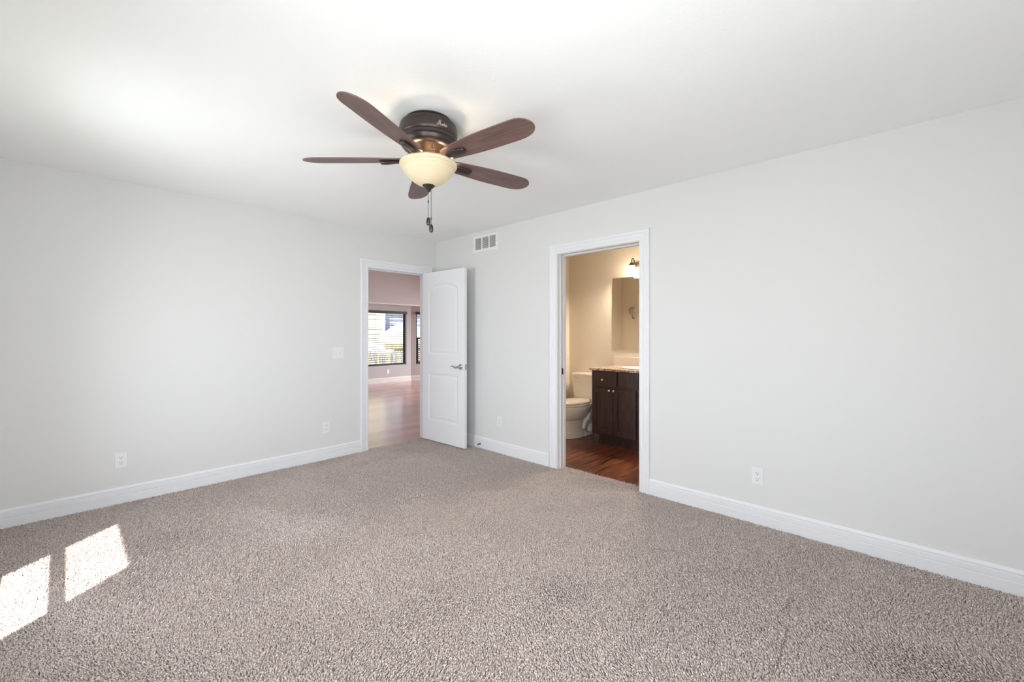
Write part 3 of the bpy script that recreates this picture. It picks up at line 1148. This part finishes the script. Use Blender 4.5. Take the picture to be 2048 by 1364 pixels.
# faucet stands behind the door casing from here but belongs to the basin
fa = thing('faucet', 'nickel faucet standing behind the sink basin', 'faucet', (1.53, -2.08, 0.8862))
bm = B()
lathe(bm, [(0, 0), (0.026, 0), (0.024, 0.012), (0.014, 0.02), (0.012, 0.09), (0, 0.095)], 20)
tube(bm, [(0, 0, 0.08), (-0.03, 0, 0.12), (-0.08, 0, 0.125), (-0.115, 0, 0.10)], 0.010, 10)
build('spout', bm, M['nickel'], fa, smooth=True)
bm = B()
tube(bm, [(0, 0, 0.09), (0.012, 0, 0.115), (0.02, 0.03, 0.135)], 0.007, 8)
build('lever', bm, M['nickel'], fa, smooth=True)

# mirror
mi = bm = B()
box(bm, -0.005, 0, -0.50, 0.50, 0, 0.909, 0.001)
mi = build('wall_mirror', bm, M['mirror'], None, (XW, -1.564 - 0.50, 1.088))
tag(mi, 'frameless rectangular mirror above the vanity', 'mirror')

# vanity light: bronze bar with three opal shades
vl = thing('vanity_light', 'bronze vanity light with glowing bell shades above the mirror', 'wall lamp', (XW, -2.075, 2.105))
bm = B()
box(bm, -0.022, 0, -0.225, 0.225, -0.056, 0.056, 0.004)
build('back_plate', bm, M['bronze_brushed'], vl)
for k, y in enumerate((0.185, 0.0, -0.185)):
    bm = B()
    pts = [(-0.02, y, 0.0)]
    for i in range(13):
        a = -PI * 0.05 + PI * 1.02 * i / 12
        pts.append((-0.085 + 0.030 * math.cos(a), y, 0.062 + 0.040 * math.sin(a)))
    pts.append((-0.115, y, 0.035))
    tube(bm, pts, 0.0062, 10)
    arm = build('arm', bm, M['bronze'], vl, smooth=True)
    bm = B()
    lathe(bm, [(0, 0.052), (0.012, 0.050), (0.026, 0.036), (0.036, 0.018), (0.038, 0.008), (0, 0.008)], 24, (-0.115, y, 0.0))
    build('socket_cup', bm, M['bronze'], arm, smooth=True)
    bm = B()
    pr = [(0.034, 0.012), (0.040, -0.006), (0.048, -0.04), (0.058, -0.075), (0.072, -0.102), (0.080, -0.112)]
    lathe(bm, pr + [(r - 0.004, z) for r, z in reversed(pr)] + [pr[0]], 36, (-0.115, y, 0.0))
    build('shade', bm, M['shade'], vl, smooth=True, label='glowing opal glass bell shade')
    lamp('vanity_bulb', 'POINT', (XW - 0.115, -2.075 + y, 2.105 - 0.075), 28.0, (1.0, 0.86, 0.69), shadow_soft_size=0.03)

# round shaving mirror on the doorway wall, seen in the big mirror
rm = thing('shaving_mirror', 'small round mirror reflected in the big bathroom mirror', 'mirror', (WT + 0.006, -1.085, 1.665))
bm = B()
RY = Matrix.Rotation(PI / 2, 4, 'Y')
lathe(bm, [(0, 0.035), (0.055, 0.035), (0.060, 0.040), (0.060, 0.050), (0.055, 0.053), (0, 0.052)], 36, (0, 0, 0), RY)
build('face', bm, M['nickel'], rm, smooth=True)
bm = B()
tube(bm, [(0.0, 0, -0.12), (0.03, 0, -0.12), (0.045, 0, -0.09), (0.045, 0, -0.05)], 0.007, 8)
lathe(bm, [(0, 0), (0.02, 0), (0.018, 0.006), (0, 0.007)], 20, (0, 0, -0.12), RY)
build('bracket', bm, M['nickel'], rm, smooth=True)

# toilet
TY = -1.262
toi = thing('toilet', 'pale two piece toilet left of the dark vanity', 'toilet', (1.20, TY, -0.004))
tx, tz = 1.20, -0.004


def egg(cx, L0, L1, hw, z, n=40, p=1.0):
    """front at cx-L0, back at cx+L1"""
    r = []
    for i in range(n):
        a = 2 * PI * i / n
        c, s = math.cos(a), math.sin(a)
        r.append((cx - tx + (L1 if c > 0 else L0) * c, hw * math.copysign(abs(s) ** p, s), z - tz))
    return r


bm = B()
loft(bm, [egg(1.215, 0.228, 0.225, 0.112, 0.0), egg(1.215, 0.224, 0.222, 0.108, 0.03), egg(1.205, 0.208, 0.18, 0.100, 0.09), egg(1.195, 0.206, 0.17, 0.101, 0.18), egg(1.19, 0.210, 0.175, 0.106, 0.222),
          egg(1.19, 0.232, 0.20, 0.132, 0.236), egg(1.19, 0.252, 0.24, 0.158, 0.285), egg(1.19, 0.268, 0.275, 0.178, 0.345), egg(1.19, 0.275, 0.30, 0.186, 0.385), egg(1.19, 0.272, 0.30, 0.183, 0.398)])
build('bowl', bm, M['ceramic'], toi, smooth=True)
# exposed trapway and foot on both sides
for s in (-1, 1):
    bm = B()
    tube(bm, [(1.26 - tx, s * 0.085, 0.10), (1.30 - tx, s * 0.092, 0.20), (1.36 - tx, s * 0.095, 0.255), (1.415 - tx, s * 0.092, 0.22), (1.43 - tx, s * 0.085, 0.13), (1.42 - tx, s * 0.080, 0.04)],
         [0.03, 0.040, 0.045, 0.042, 0.038, 0.034], 14)
    box(bm, 1.28 - tx, 1.47 - tx, s * 0.05, s * 0.115, 0.0, 0.035, 0.012)
    build('trapway', bm, M['ceramic'], toi, smooth=True)
bm = B()
box(bm, 1.34 - tx, 1.57 - tx, -0.105, 0.105, 0.29, 0.40, 0.03)
build('tank_shelf', bm, M['ceramic'], toi, smooth=True)
bm = B()
loft(bm, [egg(1.19, 0.278, 0.235, 0.188, 0.402), egg(1.19, 0.282, 0.237, 0.190, 0.410), egg(1.19, 0.280, 0.236, 0.189, 0.420), egg(1.19, 0.276, 0.232, 0.186, 0.424)])
build('seat', bm, M['ceramic'], toi, smooth=True)
bm = B()
loft(bm, [egg(1.19, 0.276, 0.235, 0.186, 0.428), egg(1.19, 0.280, 0.237, 0.189, 0.436), egg(1.19, 0.274, 0.232, 0.185, 0.446), egg(1.19, 0.20, 0.17, 0.13, 0.452)])
box(bm, 1.405 - tx, 1.435 - tx, -0.09, 0.09, 0.425, 0.452, 0.006)
build('seat_cover', bm, M['ceramic'], toi, smooth=True)
bm = B()


def rrect(x0, x1, hw, z, r=0.035, n=6):
    pts = []
    for (cx_, cy_, a0_) in ((x1 - r, hw - r, 0), (x0 + r, hw - r, PI / 2), (x0 + r, -hw + r, PI), (x1 - r, -hw + r, 1.5 * PI)):
        for i in range(n + 1):
            a = a0_ + PI / 2 * i / n
            pts.append((cx_ + r * math.cos(a) - tx, cy_ + r * math.sin(a), z - tz))
    return pts


loft(bm, [rrect(1.435, 1.600, 0.180, 0.398), rrect(1.430, 1.604, 0.188, 0.44), rrect(1.424, 1.606, 0.196, 0.60), rrect(1.420, 1.606, 0.200, 0.728)])
build('tank', bm, M['ceramic'], toi, smooth=True)
bm = B()
loft(bm, [rrect(1.410, 1.612, 0.208, 0.730), rrect(1.408, 1.612, 0.211, 0.738), rrect(1.408, 1.612, 0.211, 0.762), rrect(1.414, 1.610, 0.205, 0.770)])
build('tank_lid', bm, M['ceramic'], toi, smooth=True)
bm = B()
lathe(bm, [(0, 0), (0.015, 0), (0.013, 0.008), (0, 0.009)], 16, (1.422 - tx, 0.150, 0.69), Matrix.Rotation(-PI / 2, 4, 'Y'))
tube(bm, [(1.410 - tx, 0.150, 0.690), (1.404 - tx, 0.130, 0.687), (1.404 - tx, 0.085, 0.680)], [0.006, 0.006, 0.008], 8)
build('flush_lever', bm, M['ceramic'], toi, smooth=True)

# crumpled clear plastic wrap hanging between the seat and the trapway
bm = B()
rs = random.Random(5)
g = []
for i in range(15):
    row = []
    for j in range(9):
        t, u = i / 14, j / 8 - 0.5
        x = 1.415 - 0.17 * t ** 1.2 + u * (0.075 + 0.05 * math.sin(t * 5)) + rs.uniform(-1, 1) * 0.010
        z = 0.400 - 0.245 * t + u * 0.02 + rs.uniform(-1, 1) * 0.008
        y = TY - 0.205 + 0.055 * t + 0.014 * math.sin(u * 14 + t * 5) + rs.uniform(-1, 1) * 0.007
        row.append(bm.verts.new((x, y, z)))
    g.append(row)
for i in range(14):
    for j in range(8):
        bm.faces.new((g[i][j], g[i + 1][j], g[i + 1][j + 1], g[i][j + 1]))
ex = bmesh.ops.solidify(bm, geom=bm.faces[:], thickness=0.0008)
pw = build('plastic_wrap', bm, M['plastic'], None, smooth=True)
tag(pw, 'crumpled clear plastic wrap hanging on the side of the toilet', 'plastic wrap')

# ------------------------------------------------------------------ living room seen through the open door
LZ = -0.008
YW = 5.750
PC = Vector((3.376, YW))                     # bay corner
BD = Vector((0.343, -0.156)).normalized()    # direction of the angled wall
W1X0, W1X1, WZ0, WZ1 = 1.40, 3.232, 0.450, 1.890
LH = 3.15
bm = B()
box(bm, -3.85, W1X0, YW, YW + 0.14, -0.05, LH)
box(bm, W1X1, PC.x, YW, YW + 0.14, -0.05, LH)
box(bm, W1X0, W1X1, YW, YW + 0.14, -0.05, WZ0)
box(bm, W1X0, W1X1, YW, YW + 0.14, WZ1, LH)
struct('wall_living_far', bm, M['wall_liv'], 'grey living room wall with the wide blinded window', 'wall')
# angled wall, built along local x from the corner
ROT_B = math.atan2(BD.y, BD.x)
S0, S1 = 0.145, 1.05
bm = B()
box(bm, -0.0, S0, 0, 0.14, -0.05, LH)
box(bm, S1, 1.6, 0, 0.14, -0.05, LH)
box(bm, S0, S1, 0, 0.14, -0.05, WZ0)
box(bm, S0, S1, 0, 0.14, WZ1, LH)
struct('wall_living_angled', bm, M['wall_liv'], 'angled bay wall with the narrow sash window', 'wall', loc=(PC.x, PC.y, 0), rot=(0, 0, ROT_B))
e2 = PC + BD * 1.6
bm = B()
box(bm, e2.x - 0.02, 6.15, e2.y, e2.y + 0.14, -0.05, LH)
struct('wall_living_return', bm, M['wall_liv'], 'short living room wall past the bay', 'wall')
bm = B()
box(bm, 6.0, 6.15, WT, e2.y + 0.1, -0.05, 0.75)
box(bm, 6.0, 6.15, WT, e2.y + 0.1, 2.25, LH)
box(bm, 6.0, 6.15, WT, 1.75, 0.75, 2.25)
box(bm, 6.0, 6.15, 4.25, e2.y + 0.1, 0.75, 2.25)
struct('wall_living_right', bm, M['wall_liv'], 'living room wall with a hidden window', 'wall')
bm = B()
box(bm, -3.85, -3.75, WT, YW, -0.05, LH)
struct('wall_living_left', bm, M['wall_liv'], 'hidden living room wall', 'wall')
bm = B()
box(bm, WT, 6.15, WT - 0.1, WT, -0.05, LH)
box(bm, -3.85, WT, WT - 0.1, WT, HT + 0.05, LH)
struct('wall_living_near', bm, M['wall_liv'], 'living room wall on the bedroom side', 'wall')
bm = B()
box(bm, -3.85, 6.15, WT - 0.1, YW + 0.2, LH, LH + 0.1)
struct('ceiling_living', bm, M['ceil_plain'], 'high living room ceiling', 'ceiling')
bm = B()
box(bm, -3.85, 6.15, 0.03, YW + 0.1, -0.06, LZ)
struct('floor_living', bm, M['wood_liv'], 'glossy reddish plank floor of the living room', 'floor')
# dropped header in front of the bay
bm = B()
box(bm, -3.75, 6.0, 5.20, 5.32, 2.055, LH)
struct('trim_3', bm, M['wall_liv'], 'dropped header wall across the window bay', 'header')
bm = B()
box(bm, -3.75, 6.0, 5.32, YW, 2.075, 2.12)
box(bm, -3.75, 6.0, 5.19, 5.33, 2.030, 2.056)
struct('ceiling_bay', bm, M['trim'], 'white soffit and edge of the window bay', 'ceiling')
baseboard('baseboard_living', 'x', YW, -3.7, PC.x, -1, 'pale baseboard under the wide blinded window')
bm = B()
loft(bm, [[(t, -d, z) for d, z in BB] for t in (0.0, 1.6)])
struct('baseboard_living_angled', bm, M['trim'], 'pale baseboard under the angled window', 'baseboard', loc=(PC.x, PC.y, 0), rot=(0, 0, ROT_B))


def living_window(name, loc, rotz, a, b, label, rail):
    o = thing(name, label, 'window', loc, (0, 0, rotz), kind='structure')
    f = 0.035
    bm = B()
    for (u0, u1, q0, q1) in ((a, a + f, WZ0, WZ1), (b - f, b, WZ0, WZ1), (a, b, WZ0, WZ0 + f), (a, b, WZ1 - f, WZ1)):
        box(bm, u0, u1, 0.085, 0.125, q0, q1, 0.003)
    for lo, hi in rail:
        box(bm, a + f, b - f, 0.08, 0.12, lo, hi, 0.003)
        box(bm, a + f, a + f + 0.035, 0.08, 0.12, WZ0 + f, lo, 0.003)
        box(bm, a + f, b - f, 0.08, 0.12, WZ0 + f, WZ0 + f + 0.03, 0.003)
    build('window_frame', bm, M['sash'], o)
    bm = B()
    box(bm, a + f, b - f, 0.1, 0.104, WZ0 + f, WZ1 - f)
    build('pane', bm, M['glass'], o)
    return o


living_window('window_4', (0, YW, 0), 0, W1X0, W1X1, 'wide living room window left of the bay corner', [])
living_window('window_5', (PC.x, PC.y, 0), ROT_B, S0, S1, 'narrow dark framed sash window in the angled wall', [(1.137, 1.190)])


def blind(label, loc, rotz, a, b, pitch, cords, tilt_hi, tilt_lo, z_split):
    o = thing('window_blind', label, 'blind', loc, (0, 0, rotz), 'dark slatted window blinds')
    bm = B()
    box(bm, a - 0.01, b + 0.004, -0.035, 0.045, WZ1 - 0.062, WZ1 + 0.006, 0.004)
    build('valance', bm, M['blind'], o)
    bm = B()
    box(bm, a + 0.004, b - 0.004, -0.006, 0.040, WZ0 + 0.004, WZ0 + 0.026, 0.003)
    build('bottom_rail', bm, M['blind'], o)
    z = WZ0 + 0.045
    bm = B()
    while z < WZ1 - 0.07:
        tl = tilt_lo if z < z_split else tilt_hi
        w = 0.024
        c, s = math.cos(tl), math.sin(tl)
        t = 0.0014
        prism(bm, [(0.018 + w * c + t * s, z + w * s - t * c), (0.018 + w * c - t * s, z + w * s + t * c), (0.018 - w * c - t * s, z - w * s + t * c), (0.018 - w * c + t * s, z - w * s - t * c)], 'x', a + 0.006, b - 0.006)
        z += pitch
    build('slats', bm, M['blind'], o)
    for x in cords:
        bm = B()
        for y in (-0.008, 0.044):
            tube(bm, [(x, y, WZ0 + 0.02), (x, y, WZ1 - 0.05)], 0.0022, 6)
        build('ladder_cord', bm, M['cord'], o)
    return o


blind('open dark slatted blind over the wide living room window', (0, YW, 0), 0, W1X0, W1X1, 0.056, (1.75, 2.30, 2.80, 3.06), 0.17, 0.17, 0)
blind('dark slatted blind over the narrow angled sash window', (PC.x, PC.y, 0), ROT_B, S0, S1, 0.056, (0.28, 0.9), 0.10, 0.45, 1.13)

lo_ = thing('wall_outlet', 'pale outlet low on the living room wall under the wide window', 'outlet', (2.665, YW, 0.285), (0, 0, 0))
bm = B()
box(bm, -0.035, 0.035, -0.0055, 0, -0.0575, 0.0575, 0.0025)
build('faceplate', bm, M['vinyl'], lo_)

# ------------------------------------------------------------------ outside the living room windows
bm = B()
box(bm, -30, 40, -30, 60, -0.60, -0.50)
struct('ground', bm, M['lawn'], 'sunlit yard outside', 'ground')


def lap(bm, x0, x1, y, z0, z1, step=0.16):
    z = z0
    while z < z1 - 1e-6:
        zz = min(z + step, z1)
        prism(bm, [(y - 0.022, z), (y, z), (y, zz), (y - 0.004, zz)], 'x', x0, x1)
        z += step


# neighbour's house: yellow front block, blue grey wing set back, white downspout
nh = thing('outside_house', 'pale yellow neighbouring house seen through the wide window blind', 'house', (3.0, 12.0, -0.5))
bm = B()
lap(bm, -5.0, 3.01, 0.0, 0.0, 5.0, 0.2)
box(bm, -5.0, 3.01, 0.0, 6.0, 0.0, 5.0)
build('yellow_wall', bm, M['yellow'], nh)
bm = B()
box(bm, -5.0, 3.01, -0.05, 0.0, 0.0, 1.52)
build('white_base', bm, M['white_out'], nh)
bm = B()
box(bm, 3.01, 3.14, -0.06, 0.1, 0.0, 5.0, 0.01)
build('corner_board', bm, M['white_out'], nh)
bm = B()
lap(bm, 3.14, 12.0, 0.35, 0.0, 5.0, 0.2)
box(bm, 3.14, 12.0, 0.35, 6.0, 0.0, 5.0)
build('grey_wall', bm, M['bluegrey'], nh)
bm = B()
prism(bm, [(-5.4, 5.0), (12.4, 5.0), (3.5, 8.0)], 'y', -0.5, 6.5)
build('roof', bm, M['roof_out'], nh)

sh = thing('garden_shed', 'white shed with a sloping roof behind the picket fence', 'shed', (5.6, 10.6, -0.5))
bm = B()
prism(bm, [(0.17, 0), (1.95, 0), (1.95, 1.75), (1.06, 2.23), (0.17, 1.74)], 'y', 0, 1.2)
build('shed_body', bm, M['white_out'], sh)
bm = B()
box(bm, -0.26, 2.2, -0.06, -0.01, 1.18, 1.41, 0.01)
build('beam', bm, M['beige'], sh, label='long beige board')

fe = thing('picket_fence', 'weathered wooden picket fence beyond the living room windows', 'fence', (0, 9.3, -0.5))
rs = random.Random(11)
x = 1.0
k = 0
bmA, bmB = B(), B()
while x < 9.0:
    w = rs.uniform(0.070, 0.092)
    h = 1.16 + rs.uniform(-0.04, 0.04)
    tgt = bmB if k % 4 == 1 else bmA
    prism(tgt, [(x, 0), (x + w, 0), (x + w, h - 0.04), (x + w - 0.03, h), (x + 0.03, h), (x, h - 0.04)], 'y', rs.uniform(-0.008, 0.008), 0.03)
    x += w + rs.uniform(0.010, 0.035)
    k += 1
build('weathered_pickets', bmA, M['picket'], fe)
build('newer_pickets', bmB, M['picket2'], fe)
bm = B()
box(bm, 1.0, 9.0, 0.03, 0.07, 0.35, 0.44)
box(bm, 1.0, 9.0, 0.03, 0.07, 0.85, 0.94)
build('rails', bm, M['picket'], fe)
